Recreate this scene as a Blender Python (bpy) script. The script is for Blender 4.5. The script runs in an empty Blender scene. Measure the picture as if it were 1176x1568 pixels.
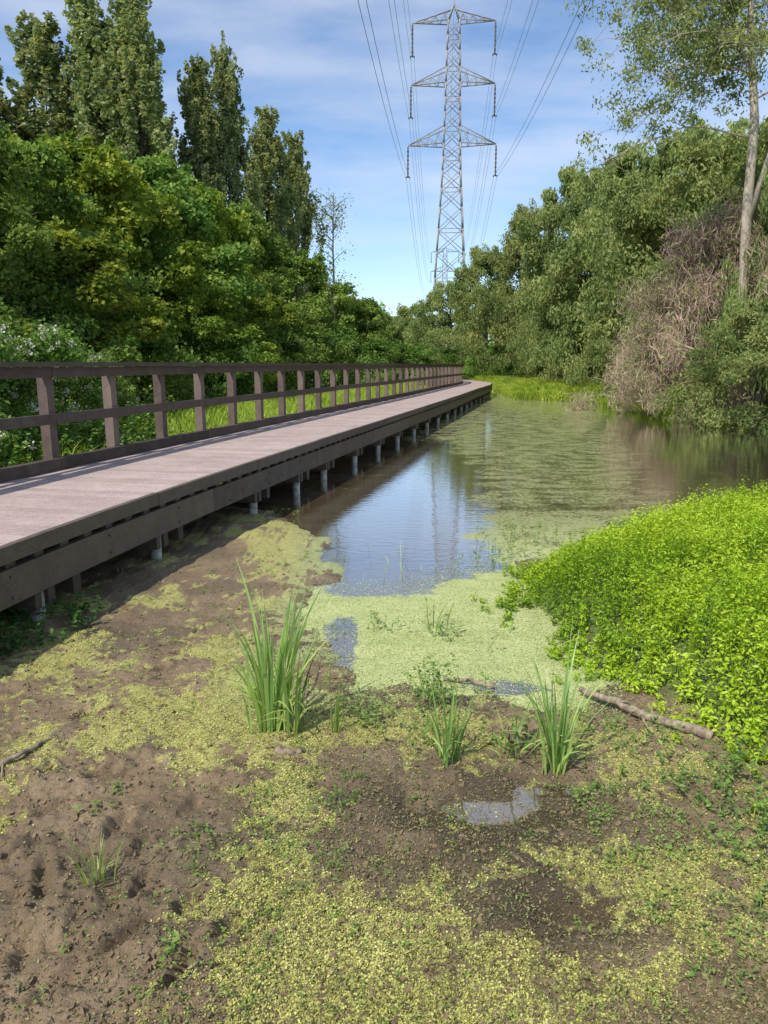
import bpy, math
import numpy as np
from mathutils import Vector

scene = bpy.context.scene
rng = np.random.default_rng(11)

# ------------------------------------------------------------ mesh builder
class MB:
    def __init__(s):
        s.V=[];s.F=[];s.M=[];s.T=[];s.S=[];s.n=0
    def add(s,v,f,mat=0,tint=None,smooth=False):
        v=np.asarray(v,float).reshape(-1,3); f=np.asarray(f,int).reshape(-1,4)
        if tint is None: tint=np.full(len(v),.5)
        s.V.append(v); s.F.append(f+s.n); s.M.append(np.full(len(f),mat)); s.S.append(np.full(len(f),smooth))
        s.T.append(np.broadcast_to(tint,(len(v),)).astype(float)); s.n+=len(v)
    def mesh(s,name,mats):
        V=np.concatenate(s.V);F=np.concatenate(s.F);M=np.concatenate(s.M);T=np.concatenate(s.T);S=np.concatenate(s.S)
        me=bpy.data.meshes.new(name)
        me.vertices.add(len(V)); me.loops.add(F.size); me.polygons.add(len(F))
        me.vertices.foreach_set('co',V.astype(np.float32).ravel())
        me.loops.foreach_set('vertex_index',F.astype(np.int32).ravel())
        me.polygons.foreach_set('loop_start',(np.arange(len(F))*4).astype(np.int32))
        try: me.polygons.foreach_set('loop_total',np.full(len(F),4,np.int32))
        except Exception: pass
        for m in mats: me.materials.append(m)
        me.polygons.foreach_set('material_index',M.astype(np.int32))
        me.polygons.foreach_set('use_smooth',S.astype(bool))
        me.update(calc_edges=True)
        a=me.attributes.new('tint','FLOAT','POINT'); a.data.foreach_set('value',T.astype(np.float32))
        return me
    def obj(s,name,mats,parent=None):
        o=bpy.data.objects.new(name,s.mesh(name,mats)); scene.collection.objects.link(o)
        if parent: o.parent=parent
        return o

def empty(name,loc=(0,0,0)):
    o=bpy.data.objects.new(name,None); o.location=loc; scene.collection.objects.link(o); return o
def inst(name,me,loc,s=(1,1,1),rz=0):
    o=bpy.data.objects.new(name,me); scene.collection.objects.link(o)
    o.location=loc; o.scale=s; o.rotation_euler=(0,0,rz); return o
def unit(a):
    return a/(np.linalg.norm(a,axis=-1,keepdims=True)+1e-9)

def leaves(mb,C,N,L,W,mat,tint,A=None,r=None):
    r=r or rng
    n=len(C); N=unit(N)
    if A is None: A=r.normal(size=(n,3))
    A=unit(A-N*np.sum(A*N,1,keepdims=True)); B=np.cross(N,A)
    L=np.broadcast_to(L,(n,))[:,None]*.5; W=np.broadcast_to(W,(n,))[:,None]*.5
    fold=N*W*.35
    V=np.stack([C-A*L,C+B*W+fold-A*L*.15,C+A*L,C-B*W+fold-A*L*.15],1)
    mb.add(V.reshape(-1,3),np.arange(4*n).reshape(-1,4),mat,np.repeat(tint,4))

def tube(mb,P,R,sides=6,mat=0,tint=.5):
    P=np.asarray(P,float); R=np.broadcast_to(R,(len(P),))
    T=unit(np.gradient(P,axis=0)); ref=np.array([0,0,1.]) if abs(T[:,2]).mean()<.8 else np.array([1.,0,0])
    X=unit(np.cross(T,ref)); Y=np.cross(T,X)
    a=np.arange(sides)*2*math.pi/sides
    V=P[:,None]+R[:,None,None]*(np.cos(a)[None,:,None]*X[:,None]+np.sin(a)[None,:,None]*Y[:,None])
    f=[]
    for i in range(len(P)-1):
        for j in range(sides):
            k=(j+1)%sides
            f.append((i*sides+j,i*sides+k,(i+1)*sides+k,(i+1)*sides+j))
    nv=len(P)*sides
    V=np.concatenate([V.reshape(-1,3),P[:1],P[-1:]])
    for j in range(0,sides,2):
        f.append((nv,(j+2)%sides,(j+1)%sides,j)); b=(len(P)-1)*sides
        f.append((nv+1,b+j,b+(j+1)%sides,b+(j+2)%sides))
    mb.add(V,f,mat,tint,True)

def box(mb,c,ax,ay,az,mat=0,tint=.5):
    c=np.array(c,float);ax=np.array(ax,float);ay=np.array(ay,float);az=np.array(az,float)
    V=[c+i*ax+j*ay+k*az for k in(-1,1) for j in(-1,1) for i in(-1,1)]
    mb.add(V,[(0,2,3,1),(4,5,7,6),(0,1,5,4),(2,6,7,3),(0,4,6,2),(1,3,7,5)],mat,tint)

def blades(mb,B,h,w,a,b,mat,tint,S=5,droop=0.,leandir=None,r=None):
    r=r or rng
    n=len(B); h=np.broadcast_to(h,(n,));w=np.broadcast_to(w,(n,));a=np.broadcast_to(a,(n,));b=np.broadcast_to(b,(n,))
    th=r.uniform(0,2*math.pi,n) if leandir is None else leandir
    D=np.stack([np.cos(th),np.sin(th),0*th],1)
    f=r.uniform(0,math.pi,n); Sd=np.stack([np.cos(f),np.sin(f),0*f],1)
    s=np.linspace(0,1,S+1)
    P=B[:,None]+D[:,None]*(h[:,None]*(a[:,None]*s+b[:,None]*s**2.6))[...,None]
    P[...,2]+=h[:,None]*(s-droop*s**3)
    wd=w[:,None]*.5*np.clip(1-s**3,.03,1)*(0.7+.3*np.sin(s*3))
    V=np.stack([P-Sd[:,None]*wd[...,None],P+Sd[:,None]*wd[...,None]],2)
    idx=np.arange(n*(S+1)*2).reshape(n,S+1,2)
    F=np.stack([idx[:,:-1,0],idx[:,:-1,1],idx[:,1:,1],idx[:,1:,0]],-1)
    mb.add(V.reshape(-1,3),F.reshape(-1,4),mat,np.repeat(tint,(S+1)*2))

# ------------------------------------------------------------ noise etc
def vnoise(x,y,seed=0):
    xi=np.floor(x).astype(np.int64);yi=np.floor(y).astype(np.int64);fx=x-xi;fy=y-yi
    def h(a,b):
        n=(a*374761393+b*668265263+seed*982451653)&0xffffffff
        n=((n^(n>>13))*1274126177)&0xffffffff
        n=n^(n>>16)
        return (n&0xffff)/65535.
    u=fx*fx*(3-2*fx);v=fy*fy*(3-2*fy)
    return (h(xi,yi)*(1-u)+h(xi+1,yi)*u)*(1-v)+(h(xi,yi+1)*(1-u)+h(xi+1,yi+1)*u)*v
def fbm(x,y,f=1,o=4,seed=0):
    s=0;a=.5;t=0
    for i in range(o):
        s=s+a*vnoise(x*f+17.3*i,y*f+5.1*i,seed+i);t+=a;a*=.5;f*=2.03
    return s/t
def sstep(a,b,x):
    t=np.clip((x-a)/(b-a),0,1);return t*t*(3-2*t)
def sdpoly(x,y,P):
    P=np.array(P,float);d=np.full(x.shape,1e9);ins=np.zeros(x.shape,bool)
    for i in range(len(P)):
        a=P[i];b=P[(i+1)%len(P)];e=b-a
        t=np.clip(((x-a[0])*e[0]+(y-a[1])*e[1])/(e@e),0,1)
        d=np.minimum(d,np.hypot(x-a[0]-t*e[0],y-a[1]-t*e[1]))
        c=((a[1]>y)!=(b[1]>y)); ins^=c&(x<(b[0]-a[0])*(y-a[1])/((b[1]-a[1]) if b[1]!=a[1] else 1e-9)+a[0])
    return np.where(ins,-d,d)
def gauss(x,y,cx,cy,sx,sy): return np.exp(-((x-cx)/sx)**2-((y-cy)/sy)**2)

WATER=[(-1.35,9.3),(-.65,7.8),(-.45,6.5),(-.5,5.4),(-.55,4.6),(-.2,4.15),(.3,3.9),(.9,3.85),(1.4,4.2),(1.3,5),(1.25,6),(1.5,6.8),(2.3,7.8),
 (3.2,9.2),(5,9.8),(8,10),(12,9.8),(17,10.5),(18,20),(12.5,22),(9.9,26),(9.6,31),(10.5,36),(7.2,40),(7.6,48),(8,56),(5,62),(-1,63),
 (3.4,48),(1.0,34),(-.9,25),(-2.9,16),(-3.6,11.5),(-2.6,9.9)]
BANK=[(1.0,5.8),(1.08,4.9),(1.33,4.15),(1.55,3.5),(1.66,3.0),(1.75,2.65),(2.4,2.0),(5,1.2),(9,2),(11,8.6),(8,9.4),(4.8,9.2),(3.2,8.5),(2.1,7.3),(1.3,6.5)]
def sdwater(x,y):
    d=sdpoly(x,y,WATER);k=1-sstep(8,11,np.hypot(x,y))
    return d+k*((fbm(x,y,2.2,4,91)-.5)*.75)
foot=[]
r0=np.random.default_rng(5)
for cx,cy in [(-1.05,2.62),(-.92,2.5),(-1.1,2.42),(-1.2,2.3),(-1.0,2.12),(-1.1,1.95),(-.8,2.05),(-.72,2.5),(-.95,1.82),(-.65,2.2),(-1.35,2.75),(-.8,2.75),(-1.3,2.5),(-.6,1.9),(-1.5,3.0),(-1.25,3.0),(-1.6,3.6),(-1.35,4.2),(-.85,2.3),(-1.15,2.2),(-1.4,2.35),(-.5,2.05),(-1.3,4.9),(-1.5,5.5)]:
    foot.append((cx,cy,r0.uniform(.022,.045),r0.uniform(.06,.11),r0.uniform(-.9,.5),r0.uniform(.022,.04)))
def terrain(x,y,micro=True):
    sd=sdwater(x,y)
    near=(1-sstep(8.5,10.5,y))
    left=sstep(2.9,4.6,-x)*(1-sstep(9,11,y))
    hn=.018+.035*np.clip(sd,0,2.5)
    hf=np.clip(sd*.3,.02,.45)
    h=np.where(sd>0,np.minimum(sd*.15,hn)*near+hf*(1-near)+left*.28,np.maximum(sd*.22,-.5))
    h=h+.10*sstep(.1,.8,-sdpoly(x,y,BANK))
    h=h+np.where(np.hypot(x,y)>60,(fbm(x,y,.01,3,9)-.4)*3,0)*sstep(70,200,np.hypot(x,y))
    if micro:
        m=(1-sstep(9,14,np.hypot(x,y)))*(.35+.65*sstep(-.1,.25,sd))
        lf=sstep(-.3,-.8,x)*(1-sstep(3.0,3.6,y))
        h=h+m*((fbm(x,y,2.2,3,1)-.47)*.05+(fbm(x,y,8,3,2)-.5)*(.045+.03*lf)+(fbm(x,y,24,3,3)-.5)*(.022+.012*lf))
        h=h-.075*gauss(x,y,.42,2.80,.34,.17)-.09*gauss(x,y,.64,2.15,.14,.08)-.055*gauss(x,y,.8,3.0,.3,.09)-.045*gauss(x,y,.1,2.5,.2,.08)
        for cx,cy,a,b,t,d in foot:
            dx=(x-cx)*math.cos(t)+(y-cy)*math.sin(t);dy=-(x-cx)*math.sin(t)+(y-cy)*math.cos(t)
            q=np.sqrt((dx/a)**2+(dy/b)**2)
            h=h-d*(1-sstep(.6,1.1,q))+d*.5*np.exp(-((q-1.35)/.3)**2)
    return h
def algae(x,y):
    w=.16*gauss(x,y,-1.15,3.45,.6,.3)+.14*gauss(x,y,-.45,2.75,.25,.3)+.13*gauss(x,y,-.35,2.1,.25,.3)+.14*gauss(x,y,.15,1.8,.7,.18)+.22*gauss(x,y,.95,2.4,.35,.2)+.16*gauss(x,y,-.95,7.2,.4,1.5)
    w=w+.20*gauss(x,y,-.1,3.5,.8,.4)-.55*gauss(x,y,-1.15,2.15,.5,.6)-.34*gauss(x,y,.42,2.78,.4,.26)+.08*gauss(x,y,.7,3.4,.6,.3)+.12*gauss(x,y,-.75,4.8,.4,1.2)-.30*gauss(x,y,.62,2.13,.25,.14)-.12*gauss(x,y,-1.5,5,.5,1.2)-.13*gauss(x,y,.2,2.35,.35,.2)
    return .66*(fbm(x,y,2.4,4,21)-.5)+.54*(fbm(x,y,9,4,33)-.5)+.36*(fbm(x,y,38,2,45)-.5)+w-.02

# ------------------------------------------------------------ materials
def newmat(name):
    m=bpy.data.materials.new(name);m.use_nodes=True;nt=m.node_tree;nt.nodes.clear()
    return m,nt
class G:
    def __init__(s,nt): s.nt=nt
    def n(s,t,**k):
        o=s.nt.nodes.new(t)
        for a,b in k.items(): setattr(o,a,b)
        return o
    def l(s,a,b): s.nt.links.new(a,b)
    def noise(s,scale,detail=4,rough=.6,vec=None,stretch=None):
        o=s.n('ShaderNodeTexNoise');o.inputs['Scale'].default_value=scale;o.inputs['Detail'].default_value=detail;o.inputs['Roughness'].default_value=rough
        if vec is None:
            tc=s.n('ShaderNodeTexCoord');vec=tc.outputs['Object']
        if stretch:
            mp=s.n('ShaderNodeMapping');mp.inputs['Scale'].default_value=stretch;s.l(vec,mp.inputs['Vector']);vec=mp.outputs[0]
        s.l(vec,o.inputs['Vector']);return o.outputs['Fac']
    def ramp(s,fac,stops):
        o=s.n('ShaderNodeValToRGB');e=o.color_ramp.elements
        while len(e)<len(stops): e.new(.5)
        for i,(p,c) in enumerate(stops): e[i].position=p;e[i].color=(*c,1) if len(c)==3 else c
        s.l(fac,o.inputs[0]);return o.outputs[0]
    def math(s,op,a,b=0.,c=None,clamp=False):
        o=s.n('ShaderNodeMath',operation=op);o.use_clamp=clamp
        for i,v in enumerate((a,b,c)):
            if v is None: continue
            if isinstance(v,(int,float)): o.inputs[i].default_value=v
            else: s.l(v,o.inputs[i])
        return o.outputs[0]
    def mix(s,f,a,b,mode='MIX'):
        o=s.n('ShaderNodeMix',data_type='RGBA',blend_type=mode)
        for sk,v in((o.inputs[0],f),(o.inputs[6],a),(o.inputs[7],b)):
            if isinstance(v,(int,float)): sk.default_value=v
            elif isinstance(v,tuple): sk.default_value=(*v,1)
            else: s.l(v,sk)
        return o.outputs[2]
    def attr(s,name):
        o=s.n('ShaderNodeAttribute',attribute_name=name);return o.outputs['Fac']
    def bsdf(s,col,rough=.8,spec=.3,normal=None):
        o=s.n('ShaderNodeBsdfPrincipled')
        for k,v in(('Base Color',col),('Roughness',rough),('Specular IOR Level',spec)):
            if isinstance(v,(int,float)): o.inputs[k].default_value=v
            elif isinstance(v,tuple): o.inputs[k].default_value=(*v,1)
            else: s.l(v,o.inputs[k])
        if normal is not None: s.l(normal,o.inputs['Normal'])
        return o.outputs[0]
    def bump(s,h,strength=.5,dist=.02):
        o=s.n('ShaderNodeBump');o.inputs['Strength'].default_value=strength;o.inputs['Distance'].default_value=dist
        s.l(h,o.inputs['Height']);return o.outputs[0]
    def out(s,sh):
        o=s.n('ShaderNodeOutputMaterial');s.l(sh,o.inputs[0])

def leafmat(name,dark,mid,light,trans=.3,nscale=.5,objvar=.12,gain=1.,gloss=0.):
    m,nt=newmat(name);g=G(nt)
    dark,mid,light=[tuple(min(v*gain,.75) for v in c) for c in(dark,mid,light)]
    t=g.attr('tint')
    nz=g.noise(nscale,1)
    f=g.math('ADD',t,g.math('MULTIPLY',g.math('SUBTRACT',nz,.5),.9))
    oi=g.n('ShaderNodeObjectInfo')
    f=g.math('ADD',f,g.math('MULTIPLY',g.math('SUBTRACT',oi.outputs['Random'],.5),objvar*2),clamp=True)
    c=g.ramp(f,[(0.,dark),(.5,mid),(1.,light)])
    hs=g.n('ShaderNodeHueSaturation');g.l(c,hs.inputs['Color'])
    g.l(g.math('MULTIPLY_ADD',oi.outputs['Random'],.035,.48),hs.inputs['Hue'])
    c=hs.outputs[0]
    b=g.n('ShaderNodeBsdfDiffuse');g.l(c,b.inputs[0]);b=b.outputs[0]
    if gloss:
        gl=g.n('ShaderNodeBsdfGlossy');gl.inputs['Roughness'].default_value=.45;gl.inputs['Color'].default_value=(.8,.85,.8,1)
        m0=g.n('ShaderNodeMixShader');m0.inputs[0].default_value=gloss;g.l(b,m0.inputs[1]);g.l(gl.outputs[0],m0.inputs[2]);b=m0.outputs[0]
    tr=g.n('ShaderNodeBsdfTranslucent')
    g.l(g.mix(1.,c,(1.3,1.2,.55),'MULTIPLY'),tr.inputs[0])
    mx=g.n('ShaderNodeMixShader');mx.inputs[0].default_value=trans
    g.l(b,mx.inputs[1]);g.l(tr.outputs[0],mx.inputs[2]);g.out(mx.outputs[0]);return m
M_broad=leafmat('broadleaf',(.038,.075,.020),(.10,.16,.038),(.21,.27,.065),.38,gain=1.75)
M_maple=leafmat('maple_leaf',(.05,.09,.015),(.13,.18,.03),(.25,.28,.05),.38,gain=1.6)
M_poplar=leafmat('poplar_leaf',(.055,.08,.035),(.14,.17,.08),(.23,.25,.13),.38,gain=1.9)
M_willow=leafmat('willow_leaf',(.05,.08,.03),(.135,.175,.06),(.26,.285,.11),.36,gain=1.65)
M_bush=leafmat('bush_leaf',(.04,.09,.02),(.10,.17,.04),(.20,.28,.08),.36,gain=1.6)
M_bank=leafmat('waterside_leaf',(.11,.20,.012),(.29,.42,.02),(.46,.57,.05),.36,1.5,gain=1.15,gloss=.03)
M_grass=leafmat('grass_blade',(.11,.18,.03),(.24,.34,.05),(.40,.48,.09),.38,1.,gain=1.25)
M_reed=leafmat('reed_blade',(.08,.16,.04),(.19,.31,.08),(.38,.46,.13),.33,3.,gain=1.2,gloss=.05)
M_seed=leafmat('seedling_leaf',(.06,.12,.03),(.14,.22,.05),(.28,.36,.08),.3,3.,gain=1.1,gloss=.03)
M_dark=leafmat('nettle_leaf',(.03,.07,.02),(.06,.13,.03),(.11,.2,.05),.3,3.)
M_weedfleck=leafmat('duckweed_fleck',(.22,.22,.06),(.46,.45,.13),(.66,.63,.25),.15,5.)
M_raftfleck=leafmat('duckweed_raft_fleck',(.26,.30,.12),(.43,.48,.20),(.56,.60,.30),.15,5.)
M_debris=leafmat('pond_debris',(.06,.052,.027),(.15,.13,.065),(.30,.27,.13),.05,4.)
M_twig=leafmat('dead_twig',(.20,.15,.11),(.38,.29,.21),(.55,.44,.33),.1,.6)
M_flower=leafmat('white_blossom',(.4,.4,.33),(.58,.58,.5),(.7,.7,.64),.2,3.)
M_yleaf=leafmat('yellow_leaf',(.6,.5,.05),(.65,.55,.06),(.7,.6,.1),.2,3.)
def barkmat(name,a,b,sc=8):
    m,nt=newmat(name);g=G(nt);nz=g.noise(sc,5,.7,stretch=(1,1,.25))
    g.out(g.bsdf(g.ramp(nz,[(.3,a),(.7,b)]),.9,.2,g.bump(nz,.6,.02)));return m
M_bark=barkmat('bark',(.06,.05,.04),(.17,.14,.11))
M_palebark=barkmat('pale_bark',(.26,.22,.17),(.50,.43,.34))
M_drift=barkmat('driftwood',(.10,.075,.05),(.42,.34,.25),25)

def plastic(name,a,b,sc=6,r=.6):
    m,nt=newmat(name);g=G(nt);nz=g.noise(sc,6,.65);n2=g.noise(90,3,.6)
    t=g.attr('tint')
    f=g.math('ADD',g.math('MULTIPLY',nz,.7),g.math('MULTIPLY',t,.35))
    c=g.ramp(f,[(.3,a),(.75,b)])
    c=g.mix(g.math('MULTIPLY',g.ramp(n2,[(.5,(0,0,0)),(.75,(1,1,1))]),.35),c,(.3,.26,.22))
    st=g.noise(5,5,.75,stretch=(1,1,.35))
    c=g.mix(g.math('MULTIPLY',g.ramp(st,[(.52,(0,0,0)),(.72,(1,1,1))]),.35),c,(.17,.15,.115))
    g.out(g.bsdf(c,r,.35,g.bump(n2,.25,.004)));return m
M_rail=plastic('rail_brown',(.040,.026,.022),(.10,.068,.057))
M_post=plastic('post_brown',(.085,.057,.050),(.19,.135,.115))
M_beam=plastic('beam_brown',(.045,.032,.025),(.115,.085,.066))
def deckmat():
    m,nt=newmat('deck_boards');g=G(nt);nz=g.noise(2.2,6,.7);n2=g.noise(60,5,.75);n3=g.noise(16,4,.7);t=g.attr('tint')
    f=g.math('ADD',g.math('ADD',g.math('MULTIPLY',nz,.5),g.math('MULTIPLY',n3,.35)),g.math('MULTIPLY',t,.15))
    c=g.ramp(f,[(.32,(.31,.235,.215)),(.68,(.53,.43,.395))])
    c=g.mix(g.math('MULTIPLY',g.ramp(n2,[(.46,(0,0,0)),(.64,(1,1,1))]),.65),c,(.20,.15,.12))
    g.out(g.bsdf(c,.85,.2,g.bump(n2,.5,.006)));return m
M_deck=deckmat()
def simple(name,a,b,sc,rough=.7,metal=0):
    m,nt=newmat(name);g=G(nt);nz=g.noise(sc,4);c=g.ramp(nz,[(.35,a),(.7,b)])
    o=g.bsdf(c,rough,.3,g.bump(nz,.2,.01));o.node.inputs['Metallic'].default_value=metal;g.out(o);return m
M_pile=simple('weathered_pile',(.22,.20,.17),(.55,.53,.48),14,.8)
M_steel=simple('galvanised_steel',(.22,.21,.21),(.38,.36,.36),2,.6)
M_wire=simple('conductor',(.2,.22,.24),(.28,.3,.32),2,.5)
M_insul=simple('insulator',(.06,.05,.05),(.14,.12,.12),3,.4)

def groundmat():
    m,nt=newmat('ground');g=G(nt)
    n1=g.noise(5,6,.65);n2=g.noise(45,6,.75);n3=g.noise(160,3,.6)
    mud=g.ramp(n1,[(.3,(.19,.132,.072)),(.52,(.275,.197,.114)),(.72,(.36,.275,.17))])
    mud=g.mix(g.ramp(n2,[(.40,(0,0,0)),(.66,(.8,.8,.8))]),mud,(.155,.105,.058))
    mud=g.mix(g.math('MULTIPLY',g.ramp(n3,[(.58,(0,0,0)),(.7,(1,1,1))]),.5),mud,(.44,.37,.25))
    wet=g.attr('wet')
    mud=g.mix(g.math('MULTIPLY',wet,.82),mud,(.050,.038,.023))
    al=g.math('ADD',g.attr('algae'),g.math('MULTIPLY',g.math('SUBTRACT',n2,.5),.8))
    al=g.math('MULTIPLY',g.ramp(al,[(.46,(0,0,0)),(.64,(1,1,1))]),.85)
    alc=g.ramp(g.noise(28,5,.75),[(.3,(.20,.19,.065)),(.5,(.38,.37,.11)),(.72,(.56,.54,.20))])
    ralc=g.ramp(g.noise(28,5,.75),[(.3,(.25,.29,.11)),(.7,(.46,.51,.23))])
    alc=g.mix(g.attr('raft'),alc,ralc)
    c=g.mix(al,mud,alc)
    gr=g.ramp(g.noise(9,5),[(.3,(.05,.09,.02)),(.7,(.14,.20,.045))])
    c=g.mix(g.attr('grass'),c,gr)
    rough=g.math('SUBTRACT',.85,g.math('MULTIPLY',wet,.66))
    g.out(g.bsdf(c,rough,.5,g.bump(g.math('ADD',n2,g.math('MULTIPLY',n3,.4)),.8,.02)));return m
M_ground=groundmat()
def watermat():
    m,nt=newmat('pond_water');g=G(nt)
    n2=g.noise(20,6,.8);nf=g.noise(110,3,.7);ns=g.noise(2.6,6,.75,stretch=(.9,1.3,1))
    w=g.math('ADD',g.attr('weed'),g.math('MULTIPLY',g.math('SUBTRACT',n2,.5),1.0))
    w=g.math('ADD',w,g.math('MULTIPLY',g.math('SUBTRACT',ns,.5),.9))
    w=g.math('ADD',w,g.math('MULTIPLY',g.math('SUBTRACT',nf,.5),.5))
    w=g.ramp(w,[(.49,(0,0,0)),(.56,(1,1,1))])
    wc=g.ramp(g.math('ADD',g.math('MULTIPLY',nf,.5),g.math('MULTIPLY',ns,.5)),[(.35,(.28,.32,.13)),(.5,(.41,.45,.19)),(.65,(.53,.56,.27))])
    wf=g.ramp(g.math('ADD',g.math('MULTIPLY',nf,.4),g.math('MULTIPLY',n2,.6)),[(.35,(.10,.10,.045)),(.5,(.21,.22,.09)),(.65,(.38,.39,.17))])
    wc=g.mix(g.attr('raft'),wf,wc)
    weed=g.bsdf(wc,.65,.25,g.bump(nf,.5,.004))
    rip=g.noise(6,3,.5,stretch=(1,2.2,1))
    nb=g.bump(rip,.10,.02)
    dif=g.bsdf(g.ramp(ns,[(.3,(.09,.068,.038)),(.7,(.155,.12,.068))]),.6,0.)
    gl=g.n('ShaderNodeBsdfGlossy');gl.inputs['Roughness'].default_value=.025;gl.inputs['Color'].default_value=(.97,.97,.97,1);g.l(nb,gl.inputs['Normal'])
    fr=g.n('ShaderNodeFresnel');fr.inputs['IOR'].default_value=1.7;g.l(nb,fr.inputs['Normal'])
    fac=g.math('MULTIPLY_ADD',fr.outputs[0],1.35,.18,clamp=True)
    mx=g.n('ShaderNodeMixShader');g.l(fac,mx.inputs[0]);g.l(dif,mx.inputs[1]);g.l(gl.outputs[0],mx.inputs[2])
    m2=g.n('ShaderNodeMixShader');g.l(w,m2.inputs[0]);g.l(mx.outputs[0],m2.inputs[1]);g.l(weed,m2.inputs[2])
    g.out(m2.outputs[0]);return m
M_water=watermat()

# ------------------------------------------------------------ ground and water
def axis(lo,hi,step,a,b,grow=1.13):
    c=list(np.arange(lo,hi,step));s=step;x=hi
    while x<b: c.append(x);s*=grow;x+=s
    c.append(b);s=step;x=lo-step;l=[]
    while x>a: l.append(x);s*=grow;x-=s
    l.append(a);return np.array(l[::-1]+c)
def grid(xs,ys):
    X,Y=np.meshgrid(xs,ys);nx=len(xs);ny=len(ys)
    i=np.arange(nx*ny).reshape(ny,nx)
    F=np.stack([i[:-1,:-1],i[:-1,1:],i[1:,1:],i[1:,:-1]],-1).reshape(-1,4)
    return X.ravel(),Y.ravel(),F
xs=axis(-2.4,1.9,.013,-1500,1500,1.06);ys=axis(1.5,4.4,.010,-400,2500,1.035)
X,Y,F=grid(xs,ys)
Z=terrain(X,Y)
mb=MB();mb.add(np.stack([X,Y,Z],1),F,0,None,True)
go=mb.obj('ground',[M_ground])
sdw=sdwater(X,Y)
near=1-sstep(8.6,10,Y)
gr=np.clip(sstep(.1,.6,sdw)*(1-near)+sstep(3.2,4.0,-X)+sstep(.0,.3,-sdpoly(X,Y,BANK))+sstep(2.3,3,X)*near+sstep(1,0,Y),0,1)
def setattr_f(o,name,v):
    a=o.data.attributes.new(name,'FLOAT','POINT');a.data.foreach_set('value',v.astype(np.float32))
setattr_f(go,'grass',gr)
setattr_f(go,'algae',np.clip(algae(X,Y)*2.6+.5,0,1))
wet=np.clip(sstep(.012,-.006,Z)*.8+1.2*gauss(X,Y,.45,2.8,.55,.3)*sstep(.25,.5,fbm(X,Y,7,3,60))+.9*gauss(X,Y,.62,2.14,.32,.18)+.5*gauss(X,Y,.3,2.4,.9,.6)+.35*(1-sstep(0,.4,sdw))+.3*gauss(X,Y,-1.9,5,.7,2)+.3*sstep(.5,.65,fbm(X,Y,1.7,3,61)),0,1)
setattr_f(go,'wet',wet)
setattr_f(go,'raft',sstep(3.4,4.4,Y)*sstep(-1.1,-.5,X))

xs=axis(-1.5,3,.04,-9,26,1.05);ys=axis(1.5,9,.04,1.2,72,1.03)
X,Y,F=grid(xs,ys)
mb=MB();mb.add(np.stack([X,Y,0*X],1),F,0,None,True)
wo=mb.obj('water',[M_water])
edge=fbm(X,Y,1.4,3,51)-.5
def gap(x,y): return gauss(x,y,-.3,4.75,.14,.6)*.9+.5*gauss(x,y,.75,4.05,.35,.12)+.45*gauss(x,y,.1,5.9,.5,.2)
wd=(.94+.7*(fbm(X,Y,3.,3,56)-.5))*(1-sstep(5.2,6.6,Y+edge*1.8-.25*X))-gap(X,Y)
wd=np.maximum(wd,.61*sstep(.5,1.5,X+edge*1.2-(Y-8)*.06)*(1-sstep(9,10.5,Y)))
wd=np.maximum(wd,(.52+.1*edge)*sstep(.5,1.6,X-(Y-8)*.02+edge)*sstep(8.5,10,Y)*(1-sstep(3.,6.,X-(Y-10)*.25)))
wd=np.maximum(wd,.48*sstep(15,19,Y)*(1-sstep(5,9,X))*(1-sstep(36,44,Y)))
wd=np.maximum(wd,.34*sstep(9,11,Y))
wd=np.maximum(wd,.22)
wd=np.where(Y<3.6,np.clip(algae(X,Y)*1.6+.34,0,.7),wd)
setattr_f(wo,'weed',np.clip(wd,0,1.1))
setattr_f(wo,'raft',1-sstep(6.,9.5,Y))

# ------------------------------------------------------------ boardwalk
CP=np.array([(-2.75,-6),(-2.85,-3),(-2.82,0),(-2.7,2.5),(-2.44,4.56),(-2.05,6.68),(-1.51,9.2),(-.87,12.0),(.2,16.67),(2.55,26.96),(4.4,35.5),(6.27,43.9),(6.75,49.5),(5.6,57),(1.5,63),(-5,67),(-12,70)],float)
def catmull(P,n=40):
    o=[]
    for i in range(1,len(P)-2):
        p0,p1,p2,p3=P[i-1],P[i],P[i+1],P[i+2]
        for t in np.linspace(0,1,n,endpoint=False):
            o.append(.5*((2*p1)+(-p0+p2)*t+(2*p0-5*p1+4*p2-p3)*t*t+(-p0+3*p1-3*p2+p3)*t**3))
    return np.array(o)
path=catmull(CP,60);sl=np.concatenate([[0],np.cumsum(np.linalg.norm(np.diff(path,axis=0),axis=1))]);LEN=sl[-1]
def at(s,off=0):
    s=np.asarray(s,float);p=np.stack([np.interp(s,sl,path[:,i]) for i in(0,1)],-1)
    q=np.stack([np.interp(s+.3,sl,path[:,i]) for i in(0,1)],-1)-np.stack([np.interp(s-.3,sl,path[:,i]) for i in(0,1)],-1)
    d=unit(q);nl=np.stack([-d[...,1],d[...,0]],-1)
    return p+nl*off if np.isscalar(off) else p+nl*np.asarray(off)[...,None],d,nl
DZ=.72;WID=1.85
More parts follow.
